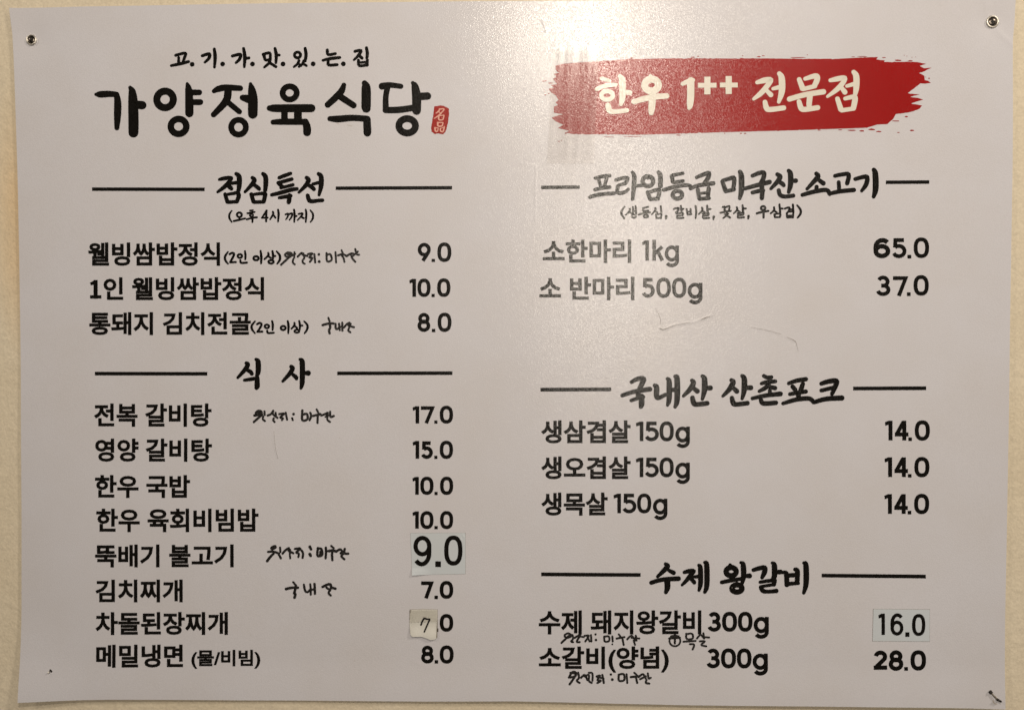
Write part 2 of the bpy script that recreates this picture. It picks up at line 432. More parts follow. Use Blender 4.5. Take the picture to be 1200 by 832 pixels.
def build_sheet():
    NX, NZ = 1060, 740
    s_, t = np.meshgrid(np.linspace(0, 1, NX+1), np.linspace(0, 1, NZ+1))
    def ip(pts, q, ax):
        p = np.array(pts, float); return np.interp(q, p[:, ax], p[:, 1-ax])
    ly = 10+810*t; ry = -3+832*t; lx = ip(LEFT, ly, 1); rx = ip(RIGHT, ry, 1)
    tx = 11+1180*s_; bx = 25+1151*s_; ty = ip(TOP, tx, 0); by = ip(BOT, bx, 0)
    x = (1-t)*tx+t*bx + (1-s_)*lx+s_*rx - ((1-s_)*((1-t)*11+t*25)+s_*((1-t)*1191+t*1176))
    y = (1-t)*ty+t*by + (1-s_)*ly+s_*ry - ((1-s_)*((1-t)*10+t*820)+s_*((1-t)*-3+t*829))
    d = np.stack([(x-600)/F, np.ones_like(x), -(y-416)/F], -1) @ np.array(ROT).T
    k = -CAM.y/d[..., 1]; X = CAM.x+d[..., 0]*k; Z = CAM.z+d[..., 2]*k
    V = np.stack([X, -np_relief(X, Z), Z], -1).reshape(-1, 3).astype(np.float32)
    w = NX+1; a = (np.arange(NZ)[:, None]*w+np.arange(NX)).ravel()
    Fc = np.stack([a, a+w, a+w+1, a+1], 1).astype(np.int32); nf = len(Fc)
    me = bpy.data.meshes.new('sheet'); me.vertices.add(len(V)); me.vertices.foreach_set('co', V.ravel())
    me.loops.add(nf*4); me.loops.foreach_set('vertex_index', Fc.ravel())
    me.polygons.add(nf); me.polygons.foreach_set('loop_start', np.arange(nf, dtype=np.int32)*4)
    me.polygons.foreach_set('use_smooth', np.ones(nf, dtype=bool)); me.materials.append(M_SHEET); me.update(calc_edges=True); me.validate()
    o = bpy.data.objects.new('sheet', me); scene.collection.objects.link(o); o.parent = poster
    # rim gives the laminate its 0.4 mm thickness
    border = [i for i in range(NX+1)] + [j*w+NX for j in range(1, NZ+1)] + [NZ*w+i for i in range(NX-1, -1, -1)] + [j*w for j in range(NZ-1, 0, -1)]
    rv = [tuple(map(float, V[b])) for b in border]; n = len(rv); rv2 = [(x, y+0.0004, z) for x, y, z in rv]
    obj('sheet_edge', rv+rv2, [(i, (i+1) % n, n+(i+1) % n, n+i) for i in range(n)], M_EDGE, poster)
build_sheet()

# ---- title block
t = Ink(grow=.8)
t.draw(100, 80, 5.4545, '''65,168,16 92,168,38 150,165,36 192,168,32; 198,168,30 205,220,42 204,300,42 200,382,28
284,124,20 297,150,42 303,220,58 306,330,62 306,412,60; 325,234,50 362,237,50
o 508,200,53,53,42; 650,100,16 658,130,38 663,200,48 664,288,50; 680,156,34 728,156,32; 680,218,34 734,218,34
o 595,373,50,48,38
822,148,24 850,134,36 900,125,36 990,130,32; 912,140,44 900,210,44 820,298,32; 915,222,32 985,280,30
1056,102,18 1064,140,44 1071,200,58 1071,294,58; 1006,190,34 1040,198,50; o 980,379,47,47,34''')
t.draw(310, 80, 5.4545, '''o 161,160,45,42,34; 32,257,32 80,258,46 300,258,48; 128,270,38 128,335,38; 214,270,46 214,335,46
55,347,28 120,344,36 262,345,36; 262,345,38 272,380,46 273,412,46
508,110,26 485,160,40 405,236,36; 490,188,38 570,240,36; 640,98,32 650,130,54 650,245,56 652,260,50
418,325,28 470,327,40 560,320,36 645,325,36; 655,330,44 658,400,46 658,415,44
752,118,40 800,110,32 872,118,28; 787,120,34 775,190,32 776,262,36; 775,270,36 860,268,38 950,255,36
948,96,20 962,120,42 972,190,54 972,272,52; 995,182,44 1042,180,44; o 912,370,53,46,40''')
t.build('title_text', M_INK, poster)
t = Ink(grow=1.1)
t.draw(190, 50, 4.8, '''75,72,12 130,60,12 125,85,12 118,105,12; 92,85,11 92,120,12; 50,130,10 100,120,14 148,108,12; 168,123,22
225,75,12 265,65,14 262,90,14 240,112,9; 293,38,12 298,80,16 294,140,10; 340,122,22
395,77,12 440,68,14 435,95,14 415,115,9; 458,35,12 465,80,16 462,138,10; 470,90,12 488,88,12; 508,122,22
572,68,14 582,100,12 610,94,10; 568,68,12 605,60,12 608,92,12; 635,35,12 642,70,15 640,115,10; 645,72,12 660,72,10
608,100,13 600,118,12 575,140,9; 605,115,12 640,137,12; 680,122,22
o 762,72,17,16,12; 805,35,12 810,70,15 805,105,12; 770,103,11 762,122,11 742,138,8; 765,118,10 782,132,9
797,105,11 790,122,11 770,138,8; 792,120,10 812,132,10; 850,122,22
930,45,13 935,70,12 975,65,12; 905,102,10 950,92,14 1000,87,12; 935,105,12 938,128,13 985,127,12; 1020,122,22
1085,52,12 1120,47,12 1105,75,13 1080,100,8; 1105,72,12 1125,90,13; 1150,32,12 1155,65,14 1152,90,11
1105,102,12 1110,132,12 1155,128,12; 1155,100,12 1153,130,12; 1108,115,9 1150,112,9''')
t.build('tagline_text', M_INK, poster)

seal = Ink()
def jitter(pts, amp, n, seed):
    r = random.Random(seed); out = []
    for i, a in enumerate(pts):
        b = pts[(i+1) % len(pts)]; d = math.hypot(b[0]-a[0], b[1]-a[1]) or 1; nx, ny = -(b[1]-a[1])/d, (b[0]-a[0])/d
        m = max(1, int(d/n))
        for j in range(m):
            k = j/m; o_ = r.uniform(-amp, amp) if j else 0
            out.append((a[0]+(b[0]-a[0])*k+nx*o_, a[1]+(b[1]-a[1])*k+ny*o_))
    return out
sp = [(150,165),(215,160),(270,150),(330,155),(380,180),(432,212),(437,330),(418,470),(388,610),(355,675),(320,712),(230,692),(160,706),(95,660),(85,570),(110,450),(132,300)]
seal.poly(jitter([(500+x/16.64, 115+y/16.64) for x, y in sp], .22, 1.3, 3))
seal_o = seal.build('red_seal', M_SEAL, poster, 'small red vertical seal stamp with two pale characters')
t = Ink(lift=0.0004)
t.draw(500, 115, 16.64, '''250,215,16 240,255,26 185,300,18; 250,222,22 340,220,20 300,280,20 240,340,26 145,405,14; 215,265,14 262,290,16
238,350,26 240,425,26 315,425,20 338,345,22; 245,350,16 338,340,18
218,482,26 222,548,26 298,548,24 318,488,22; 220,482,16 318,484,18
160,582,26 175,650,26 212,650,18 225,590,16; 160,585,12 225,588,14; 268,600,24 275,652,22 322,652,26 345,562,20; 268,600,12 340,575,14''', wk=1.15)
t.build('seal_text', M_PINK, seal_o)

# ---- section headings
def heading(*draws):
    k = Ink(grow=1.3)
    for ox, oy, sc, txt in draws: k.draw(ox, oy, sc, txt)
    return k.build('section_heading', M_INK, poster)
heading((240, 190, 7.5, '''130,155,18 175,145,28 235,140,22 220,168,26 180,215,30 115,264,16; 195,200,24 225,225,32 235,235,28
278,105,24 303,130,36 305,200,36 298,250,28; 225,190,20 285,183,24; 180,285,24 200,350,28; 205,285,18 250,278,20 290,272,28 300,300,30 285,345,28; 205,354,24 285,350,22
420,140,24 438,160,32 415,200,30 355,264,16; 430,198,24 472,230,28 480,240,22; 512,105,24 535,130,34 538,190,34 532,250,28
410,285,26 430,350,28; 425,288,18 480,280,20 530,280,28 530,300,30 520,345,28; 435,354,24 520,352,22
655,140,22 700,122,26 755,102,22; 645,185,22 700,170,24 765,152,24; 650,185,28 680,218,28; 670,228,20 730,214,20 775,202,22
590,290,22 680,268,28 760,245,28 810,238,24; 655,315,18 700,308,26 755,298,26; 745,295,30 742,340,32 738,355,28
895,140,26 913,160,32 890,205,30 828,268,16; 905,200,24 945,225,28 960,240,26; 1000,105,24 1023,130,34 1023,210,34 1005,290,18; 950,195,18 1000,183,22
905,295,26 915,330,30 935,346,28 1000,340,24 1035,338,24'''))
t = Ink(grow=.75)
t.draw(240, 190, 7.5, '''238,430,8 218,460,13 218,495,13 238,528,8; o 305,465,21,20,14; 305,485,12 305,508,12; 255,520,12 300,510,14 355,497,12
400,428,12 425,425,10; 375,452,11 410,446,12 440,440,10; o 412,468,14,11,11; 370,505,12 420,492,13 460,487,12; 422,495,13 420,528,12
545,428,14 505,490,10; 502,492,10 555,490,10; 542,432,16 540,522,13
600,440,14 602,460,14 575,505,9; 602,465,12 622,490,13; 645,420,12 650,460,16 645,525,10
710,462,11 735,455,12 730,480,12 715,505,8; 742,460,11 768,452,12 765,480,12 745,510,8; 785,420,12 790,460,15 787,528,10; 790,478,11 808,476,11
825,458,11 860,452,12 850,475,12 815,512,8; 845,480,11 870,495,13; 888,420,12 893,460,15 888,528,10; 928,425,8 950,455,13 950,495,13 930,528,8''')
t.build('heading_note', M_INK, poster)
heading((260, 410, 10, '''285,155,30 303,172,42 275,225,42 185,325,22; 295,235,30 335,258,38 350,280,34; 400,112,28 423,140,50 425,250,50 410,300,34
262,355,24 330,345,32 420,330,30; 412,330,44 412,420,52 405,445,38'''))
heading((260, 410, 10, '''810,195,32 828,215,42 800,270,42 712,368,22; 825,285,28 865,318,40 872,335,34; 915,112,26 940,140,50 942,300,50 938,400,44 925,450,22; 970,272,34 1010,272,52'''))
heading((680, 190, 6.6667, '''118,128,20 170,115,22 228,108,22; 143,135,20 155,182,18; 205,130,20 188,190,20; 115,218,20 170,205,22 230,198,20; 75,275,22 150,256,24 262,246,22
280,142,20 330,128,22 370,128,22 355,165,22; 300,182,18 355,168,20; 292,190,22 292,240,24 340,240,22 375,215,18; 408,82,20 422,120,28 418,200,30 408,292,20; 430,190,18 500,182,20
o 528,152,42,38,26; 515,108,16 528,125,22; 610,80,20 625,110,30 625,190,30; 525,238,22 545,290,26; 535,238,18 610,218,24 615,250,26 605,285,24; 550,292,22 610,288,20
722,106,22 760,98,20 800,90,20; 715,112,26 722,155,24; 728,162,20 802,150,20; 650,220,22 740,195,24 840,182,22 868,205,24; o 758,258,37,30,26
908,122,20 960,100,24 1005,88,26 995,130,28 970,165,26; 860,208,22 920,185,24 1040,168,26; 918,218,24 930,285,26; 1003,208,26 995,280,26; 925,248,14 1000,240,16; 930,290,22 1005,284,22'''),
 (840, 190, 6, '''38,138,20 60,200,26; 42,132,20 90,118,22 122,116,24 115,190,22; 62,208,20 120,194,22; 162,70,22 172,100,32 172,200,32 160,258,16
196,188,20 280,165,24 370,142,26; 250,98,20 300,78,24 332,78,24 325,120,26 310,145,22; 315,165,26 318,200,26; 250,216,20 300,204,22 325,202,22; 320,202,26 316,255,24
425,88,22 445,105,28 425,140,26 380,188,16; 432,136,20 462,155,24 470,165,20; 505,62,20 518,85,30 518,160,30 505,212,18; 530,134,20 555,132,26; 435,200,22 445,232,24 480,244,22 538,237,22
700,82,22 713,100,28 690,130,26 635,190,16; 712,122,20 750,150,26; 702,175,22 702,200,22; 602,232,20 680,210,24 770,197,24 795,225,22
832,98,20 880,88,22 928,88,24 918,150,24; 858,142,20 862,195,22; 797,222,20 870,206,24 965,197,24
975,120,20 1040,104,24 1060,112,24 1050,160,26 1020,203,16; 1105,54,22 1116,85,34 1118,190,34 1104,245,18'''))
t = Ink(grow=.75)
t.draw(680, 190, 6.6667, '''345,350,8 322,385,12 322,410,12 345,445,8
385,365,10 385,385,11 355,415,8; 385,390,9 400,402,10; 410,352,10 412,405,10; 432,345,10 435,405,11; 412,385,9 432,382,9; o 418,425,16,12,10
490,362,10 530,352,10; 490,365,10 492,385,10 530,380,10; 455,412,10 500,400,12 545,395,10; o 512,425,16,11,10
585,362,10 585,380,11 558,410,8; 585,385,9 600,398,10; 628,347,10 632,395,11; 590,412,10 595,440,11; 592,413,9 632,408,10 628,440,11; 597,440,9 628,437,9; 670,425,16 668,445,8
730,368,10 765,360,12 760,385,12 745,395,9; 785,345,10 790,395,12; 790,370,10 805,368,10; 752,405,9 800,400,10 798,418,10; 755,422,9 798,418,9; 757,425,10 760,440,11 805,437,10
830,370,10 838,410,11; 860,368,10 862,410,11; 838,390,8 860,387,8; 840,412,9 868,408,9; 900,345,10 905,385,12 900,440,8
950,358,10 952,380,11 925,408,8; 952,382,10 972,395,11; 990,342,10 995,395,12; 997,370,10 1018,368,10; 955,405,9 1000,402,10 998,418,10; 957,422,9 998,418,9; 960,425,10 962,440,11 1005,438,10; 1042,430,16 1040,448,8''', wk=1.08)
t.draw(840, 190, 6, '''40,318,9 55,315,9 52,338,9; 65,318,9 88,312,9 85,338,9; 25,358,9 60,350,11 98,345,9; 60,342,9 62,352,9; 55,368,8 80,364,8; 70,360,8 68,375,10 45,395,8; 68,375,9 92,392,10
140,318,9 142,338,10 118,362,8; 142,340,9 160,352,10; 180,305,9 184,352,11; 186,328,9 203,328,9; 145,362,8 185,358,9 184,372,9; 147,376,8 184,373,8; 148,378,9 150,392,10 190,390,9; 222,382,14 220,400,7
o 325,325,15,13,11; 280,362,10 320,352,12 362,345,10; 328,352,12 328,392,10
402,320,10 402,340,10 378,362,8; 402,342,9 420,355,10; 440,300,10 445,355,11; 447,328,9 462,328,9; 405,368,9 408,388,10; 407,368,8 445,364,9 443,388,10; 410,390,8 443,388,8
478,328,9 510,320,10 505,345,10 490,362,8; 510,335,8 530,333,8; 510,350,8 530,348,8; 535,300,10 538,355,11; 492,368,9 495,390,10; 537,362,9 535,390,10; 494,378,7 536,376,7; 496,391,8 536,389,8
565,305,8 588,335,12 588,365,12 568,392,8''', wk=1.08)
t.build('heading_note', M_INK, poster)
heading((720, 430, 8.571, '''170,152,28 230,120,36 292,118,42 275,170,42 252,212,36; 78,285,30 200,247,34 355,222,40; 235,240,40 240,290,40; 168,335,26 250,308,30 290,300,28; 272,295,46 272,370,48 265,398,34
402,184,28 422,205,46 422,290,42 442,310,34 510,278,28; 532,118,28 548,150,44 548,320,44 532,382,22; 610,95,30 628,120,46 628,330,46 608,400,24; 565,230,34 610,228,34
778,135,30 793,160,42 760,220,42 692,290,22; 788,208,30 830,242,42; 882,92,28 903,120,46 903,230,46 882,322,24; 925,212,34 962,210,42; 782,308,36 795,358,44 820,375,38 930,364,38'''),
 (840, 430, 7.5, '''127,115,26 143,135,38 110,195,36 52,255,18; 142,182,26 175,213,36; 222,78,26 240,105,40 240,200,40 222,278,20; 258,183,28 298,182,36; 132,272,30 145,318,38 175,328,32 268,317,32
412,78,24 440,92,26 478,90,26; 392,145,22 440,132,28 512,126,26; 460,138,28 430,180,32 372,213,20; 455,172,26 510,185,32; 465,205,24 468,240,26; 312,276,24 430,250,30 558,236,34; 388,292,30 410,320,34 518,314,32
632,143,24 700,120,30 782,107,30; 665,172,30 688,200,30; 755,148,30 738,200,34; 642,238,24 710,225,30 782,215,28; 717,225,32 717,270,34; 582,320,24 700,285,32 810,277,32 850,308,28
918,146,28 980,127,34 1050,122,36 1043,165,36 1012,235,26; 918,206,26 1000,186,26 1040,176,24; 852,310,28 960,280,34 1098,272,38'''))
heading((750, 645, 10, '''300,155,32 323,178,48 285,225,46 205,302,26; 340,230,32 393,257,42; 132,373,38 260,337,40 450,325,46; 318,345,60 320,430,56 302,485,34
517,252,28 570,238,42 632,236,36 590,285,40 545,345,36 492,400,20; 590,325,28 625,355,38 635,372,34; 622,305,24 680,300,34; 687,168,26 706,200,46 708,380,46 690,462,24; 757,136,26 780,165,50 782,400,50 758,482,30'''),
 (840, 645, 10, '''155,165,28 172,192,34; o 167,243,59,48,52; 178,295,44 180,335,44; 57,368,34 160,347,38 280,328,34; o 235,440,59,42,52; 235,378,28; 282,138,26 308,165,50 312,300,50 292,390,26; 335,295,34 383,293,48
428,225,34 490,207,42 560,197,44 558,250,50 530,313,32; 650,142,26 673,170,52 675,290,52 655,335,40; 705,250,38 745,248,46; 508,367,28 600,352,32 680,346,34; 675,358,42 668,395,38; 512,420,26 600,405,28 665,396,28; 517,428,40 540,468,42 600,478,34 697,470,40
790,250,30 815,275,48 820,398,44; 745,250,26 800,258,26; 917,218,34 943,240,48 940,370,44; 845,288,40 930,283,40; 820,390,40 880,384,34 952,380,30; 1020,142,28 1043,170,52 1045,380,52 1017,492,28'''))

for a in [(107.6,221.8,240,222.2,3.7),(393.5,220.9,529.8,220.3,3.7),(110.8,437.8,242.8,438,3.8),(395,437.5,530.2,437.2,3.8),
          (634.2,220,679.3,219.6,3.7),(1038.4,213.8,1089.4,213.4,3.7),(633.4,456.5,716.2,456.2,4),(999.7,455.2,1085.1,454.8,4),
          (634.2,672.4,750.7,673.2,4),(962.7,673.9,1084.7,675.1,4)]:
    rule(poster, *a)

# ---- menu rows: plain gothic names
for body, x0, y0, x1, y1 in [
    ('웰빙쌈밥정식', 103.1,284.2,257.9,311.7), ('인 웰빙쌈밥정식', 120.9,324.9,309.6,352.0), ('통돼지 김치전골', 104.0,365.8,294.0,392.7),
    ('전복 갈비탕', 110.3,472.7,247.8,500.1), ('영양 갈비탕', 111.3,513.8,248.4,541.0), ('한우 국밥', 111.3,556.4,223,583.4),
    ('한우 육회비빔밥', 112.9,595.7,302.9,623.3), ('뚝배기 불고기', 111.5,637.7,273.7,664.6), ('김치찌개', 112.1,678.8,214,705.6),
    ('차돌된장찌개', 112.1,716.9,266.9,743.8), ('메밀냉면', 112.7,755,214.4,781.9), ('(물/비빔)', 224,761.2,304.8,783.5),
    ('소한마리', 636,281,739.6,308.5), ('소 반마리', 632,324.5,743.3,352), ('생삼겹살', 634.5,492.3,739,519.3),
    ('생오겹살', 634.5,534.5,739,561.3), ('생목살', 634.5,576.7,712.1,603.8), ('수제 돼지왕갈비', 631.4,714.5,821.8,742.8), ('소갈비(양념)', 631.4,756.8,783.8,787.5)]:
    gothic('menu_item_text', body, x0, y0, x1, y1, poster)

def figures(name, items, w, ox=0, oy=0, sc=1, parent=poster, surf=None, mat=None, lift=0.00018):
    k = Ink(lift=lift, surf=surf)
    for ch, x0, y0, x1, y1, *ww in items:
        glyph(k, ch, ox+x0/sc, oy+y0/sc, ox+x1/sc, oy+y1/sc, (ww[0] if ww else w)+.4)
    return k.build(name, mat or M_INK, parent)
k = Ink(); k.draw(100, 275, 5.4545, 'b 63,290,27 63,410,27; b 27,398,21 100,398,21; b 30,316,19 62,303,24'); k.build('menu_item_text', M_INK, poster)
# weights behind the names
def w150(dx, dy): return [('1',655+dx,48+dy,703+dx,173+dy),('5',715+dx,48+dy,802+dx,174+dy),('0',806+dx,47+dy,897+dx,174+dy),('g',907+dx,80+dy,1000+dx,217+dy)]
for dx, dy in ((0,0),(0,230),(-143,460)): figures('weight_text', w150(dx, dy), 3.9, 625, 485, 5.4545)
figures('weight_text', [('1',695,65,738,195),('k',760,62,835,195),('g',838,98,930,237)], 3.8, 625, 270, 5.4545)
figures('weight_text', [('5',695,305,775,432),('0',785,303,878,432),('0',885,303,977,432),('g',985,336,1080,473)], 3.9, 625, 270, 5.4545)
for dx, dy in ((0,0),(-5,177)):
    figures('weight_text', [('3',865+dx,68+dy,930+dx,164+dy),('0',935+dx,67+dy,1008+dx,164+dy),('0',1012+dx,67+dy,1083+dx,164+dy),('g',1088+dx,92+dy,1162+dx,198+dy)], 4.3, 620, 700, 4.138)
# prices
A = (470, 275, 6.65)
figures('price_text', [('n',130,65,232,212),('.',238,190,265,214),('0',283,62,392,214)], 3.9, *A)
figures('price_text', [('1',65,345,117,485),('0',128,343,230,486),('.',238,462,263,487),('0',281,341,385,486)], 3.9, *A)
figures('price_text', [('8',128,610,228,758),('.',240,734,267,760),('0',285,608,393,758)], 3.9, *A)
A = (470, 465, 5.0375)
figures('price_text', [('1',68,55,107,157),('7',117,55,198,157),('.',196,139,215,158),('0',228,52,307,158)], 3.9, *A)
figures('price_text', [('1',68,260,107,365),('5',120,262,188,366),('.',196,347,215,366),('0',228,258,307,366)], 3.9, *A)
figures('price_text', [('1',67,472,105,577),('0',113,470,192,578),('.',197,560,216,579),('0',230,470,308,578)], 3.9, *A)
figures('price_text', [('1',67,675,105,777),('0',113,673,192,779),('.',197,761,217,780),('0',230,672,308,779)], 3.9, *A)
A = (470, 620, 4.9)
figures('price_text', [('7',115,298,187,397),('.',192,380,212,400),('0',222,295,300,398)], 4.0, *A)
figures('price_text', [('.',196,568,214,588),('0',222,485,300,587)], 4.0, *A)
figures('price_text', [('8',115,667,188,770),('.',193,750,213,770),('0',222,665,302,770)], 4.0, *A)
A = (1010, 270, 9.244)
figures('price_text', [('6',128,83,310,303,5.0),('5',333,85,485,302),('.',495,266,537,305),('0',563,77,730,301)], 4.2, *A)
figures('price_text', [('3',155,490,310,712),('7',338,497,500,712),('.',488,672,528,712),('0',560,485,725,708)], 4.2, *A)
A = (1010, 485, 6.4)
for dx, dy in ((0,0),(-3,274),(-4,550)):
    figures('price_text', [('1',172+dx,50+dy,229+dx,198+dy),('4',245+dx,50+dy,348+dx,198+dy),('.',347+dx,175+dy,374+dx,202+dy),('0',395+dx,47+dy,508+dx,200+dy)], 4.3, *A)
figures('price_text', [('2',110,510,242,697),('8',257,508,400,708),('.',408,671,445,707),('0',470,508,622,706)], 4.6, 1010, 700, 8.32)

# small brush notes after the names
t = Ink(grow=.85)
t.draw(250, 280, 6.6667, '''115,103,8 93,135,13 93,165,13 115,195,8; 128,120,12 150,110,13 162,125,14 135,178,12; 132,184,12 176,182,12; o 208,135,17,14,12; 248,97,10 252,130,13 250,160,10; 212,168,11 218,188,12 263,186,12
o 335,152,20,15,13; 370,95,10 376,140,15 374,192,10; 430,110,11 430,130,13 400,160,9; 430,135,11 450,150,12; 463,97,11 468,130,14 466,165,9; 470,135,11 485,135,11; o 452,180,20,13,12; 495,98,8 520,130,14 520,165,14 500,195,8''')
t.build('serving_note', M_INK, poster)
t = Ink(grow=.85)
t.draw(280, 365, 8, '''152,92,9 122,130,15 122,165,15 150,205,9; 170,120,14 195,107,15 212,127,16 178,185,14; 172,191,14 220,189,14; o 262,140,20,16,14; 312,90,12 318,130,17 315,175,11; 265,180,13 272,202,14 326,200,13
o 415,155,22,18,15; 458,90,12 465,140,18 462,205,10; 520,108,13 520,130,15 492,162,10; 522,135,12 545,155,13; 565,90,12 572,130,16 570,170,10; 575,132,12 595,132,12; o 543,185,22,14,13; 610,92,9 640,125,15 640,165,15 615,205,9''')
t.build('serving_note', M_INK, poster)

# ---- handwriting in marker
def hand(label, *draws):
    k = Ink(lift=0.00026, grow=1.15)
    for ox, oy, sc, wk, txt in draws: k.draw(ox, oy, sc, txt, wk)
    return k.build('handwritten_note', M_PEN, poster)
hand('', (250, 280, 6.6667, 1.0, '''530,203,10 560,175 600,140 640,118; 560,125,9 580,108 612,113 600,135 572,140 560,125; 580,120,8 600,125; 635,105,8 633,150; 625,160,8 622,185 638,200
660,140,9 690,110 700,125 735,135; 705,115,8 712,150 700,165 700,185 715,195; 740,120,9 775,115 750,145 775,150 755,180; 790,120,9 797,185; 825,122,14; 828,178,16
885,112,9 890,175 925,165 915,122 885,127; 955,105,8 960,185; 975,130,9 1010,120 1045,135; 1003,90,8 1015,120; 1005,130,8 1018,150 1025,180; 1040,135,10 1080,115 1100,120; 1075,120,8 1085,150 1110,180; 1110,80,8 1120,120 1140,125; 1085,140,8 1130,100'''))
hand('', (280, 365, 8, 1.0, '''838,60,10 850,95; 785,128,14 830,115 885,112; 850,110,14 855,150 845,175 850,205; 905,115,12 910,165 945,150; 938,115,11 945,175; 968,105,11 970,180; 945,145,9 970,140
985,150,11 1010,120 1035,105; 1030,108,11 1025,130 1050,140 1078,148; 1048,115,10 1030,160 1025,180 1045,195'''))
hand('', (280, 470, 9.23, 1.0, '''165,155,16 200,152 250,145; 245,150,16 200,190 160,225; 188,150,14 180,130 205,105 240,110 245,140; 200,125,12 235,128; 275,110,12 278,150; 262,165,12 258,195 280,215
310,155,14 345,140 370,105; 368,110,14 368,140 415,180; 395,125,12 400,150; 375,185,12 370,205 385,225; 435,140,13 490,135 445,175 475,185 465,205; 505,125,12 512,160 520,200; 590,140,20; 575,185,12 582,205
685,100,16 685,205 740,195 735,140 690,145; 770,125,14 780,160 765,205; 840,90,12 860,130; 800,160,16 840,150 880,140; 855,145,14 850,185 850,235; 890,155,14 930,140 960,125 950,150; 985,115,14 990,170 1025,160; 960,160,12 955,200 985,225; 935,170,10 985,145'''))
hand('', (300, 630, 10, 1.0, '''190,122,40 218,108,38; 140,165,16 200,162 270,185; 130,272,22 165,225,20 205,185,18; 280,115,14 285,165; 265,195,16 290,240; 310,185,16 345,145 385,120 380,150 435,180; 400,140,12 395,185 400,240
455,130,16 520,125 470,170 500,185 495,225,14; 530,145,16 550,180 545,235; 630,105,24 645,135,20; 630,192,26 640,210,22; 725,120,18 720,210 775,200 765,130 725,130; 755,160,14 750,200; 818,115,18 820,170 815,240,16
880,95,14 910,120; 850,155,22 900,148 940,160; 895,165,18 890,200 895,260; 940,160,18 985,135 1010,160; 1040,130,18 1035,180 1080,185; 1010,165,14 990,180; 1020,190,16 1000,215 1035,250'''))
hand('', (300, 630, 10, 1.0, '''435,520,14 460,550; 350,600,22 420,585,20 490,585,20; 465,560,20 455,620 445,650 460,660 450,700,22; 560,550,16 575,620 605,635 640,600; 635,545,14 640,605 640,665; 685,540,18 688,600 690,655; 645,610,14 690,600
780,575,20 830,550 870,545 885,580 930,595,20; 825,580,14 850,600 890,590; 870,610,16 850,645 875,675'''))
hand('', (640, 730, 6, .92, '''108,135,9 150,95 170,75; 130,80,8 155,68 180,85 150,100 130,90; 185,80,8 190,105 175,125 190,130; 200,100,9 225,85 240,80 215,125 235,130; 235,90,7 265,95; 270,85,8 300,85 275,125; 290,90,7 305,125; 315,80,8 318,125; 347,75,10; 350,115,12
408,90,8 412,125 442,122 440,90 410,92; 465,90,8 468,125; 465,145,6; 510,75,7 525,95; 495,105,9 550,95; 535,100,8 540,125 545,150; 570,110,8 600,85 625,120; 600,100,7 655,105; 630,85,8 635,120; 615,120,7 625,150'''))
hand('', (640, 730, 6, .92, '''o 905,122,38,38,7; 865,105,9 940,100; 905,80,9 905,140; 880,90,10 930,90; 985,72,8 988,108 1030,105 1025,72 985,75; 965,128,8 1050,122; 1010,145,8 1040,148 1030,182
1060,105,8 1085,80 1110,105; 1105,68,8 1110,105; 1110,95,8 1145,98; 1080,125,8 1115,125 1090,150 1125,160'''))
hand('', (640, 730, 6, .95, '''165,425,10 190,390 210,360; 160,378,9 185,340 210,345 200,370 165,378; 170,345,8 215,350; 225,345,9 230,380 215,400 235,415; 245,380,9 270,360 290,395; 270,370,8 300,360 300,400 320,415; 300,345,8 325,350 325,400
355,370,9 380,365 360,395 385,400 360,415; 395,360,9 405,415; 360,375,7 405,385; 455,357,11; 465,392,14; 510,360,9 512,400 548,395 545,355 510,358; 565,355,8 570,415
620,345,8 640,365; 595,375,10 650,370; 630,375,9 640,415; 650,375,9 680,355 700,385; 715,350,8 720,385 735,380; 705,395,8 700,415 725,420; 660,390,8 700,370'''))

# ---- red brush banner
bp = [(651,77.4),(661,75.2),(682.7,73.6),(711.5,71.8),(740,69.8),(790,69),(850,69.4),(900,69.2),(950,69.6),(985,69.2),(1000,68.4),(1020,67.4),(1029,67.2),(1027,70),(1037,71.2),(1036,73),(1060,72.8),(1075,73),(1085.5,75),(1078,77.4),(1083,80.2),(1092,79.5),(1085,83),(1077,85.8),(1080,87),(1083.5,89),(1084,94),(1088,95),(1091,97.3),(1085,98.2),(1079,97.8),(1072,103.5),(1064,109.3),(1067,110.2),(1078,110.8),(1069,113),(1067,114),(1076,115),(1082,117),(1070,120.6),(1068,122),(1074,122.5),(1081,124),(1078,127.5),(1069,131),(1058,133),(1050,133.8),(1047,139.5),(1040,145.6),(1028,146.2),(1016,150),(1000,150.6),(980,151.2),(930,153),(880,154.5),(840,155.6),(790,157.2),(745,158.6),(715,157.8),(690,158),(672.6,157.6),(663,156),(667,153.6),(654,150.6),(660,146.5),(651,142.5),(646.6,138.4),(650,136.8),(660,134.4),(649,132.4),(649,125.5),(654,123.5),(651,120.5),(654.5,117.5),(651,112),(646,109),(643,104.5),(649,103),(645,100),(653,99),(648,93),(652,90.5),(649,87),(655,86),(651,82)]
bn = Ink()
def rag(pts, seed):
    r = random.Random(seed); out = []
    for a, b in zip(pts, pts[1:]+pts[:1]):
        out.append(a); d = math.hypot(b[0]-a[0], b[1]-a[1]); m = int(d/2.2)
        for j in range(1, m):
            k = j/m; out.append((a[0]+(b[0]-a[0])*k, a[1]+(b[1]-a[1])*k+r.choice([0, 0, r.uniform(-.35, .35), r.uniform(-.8, .8) if r.random() < .2 else 0])))
    return out
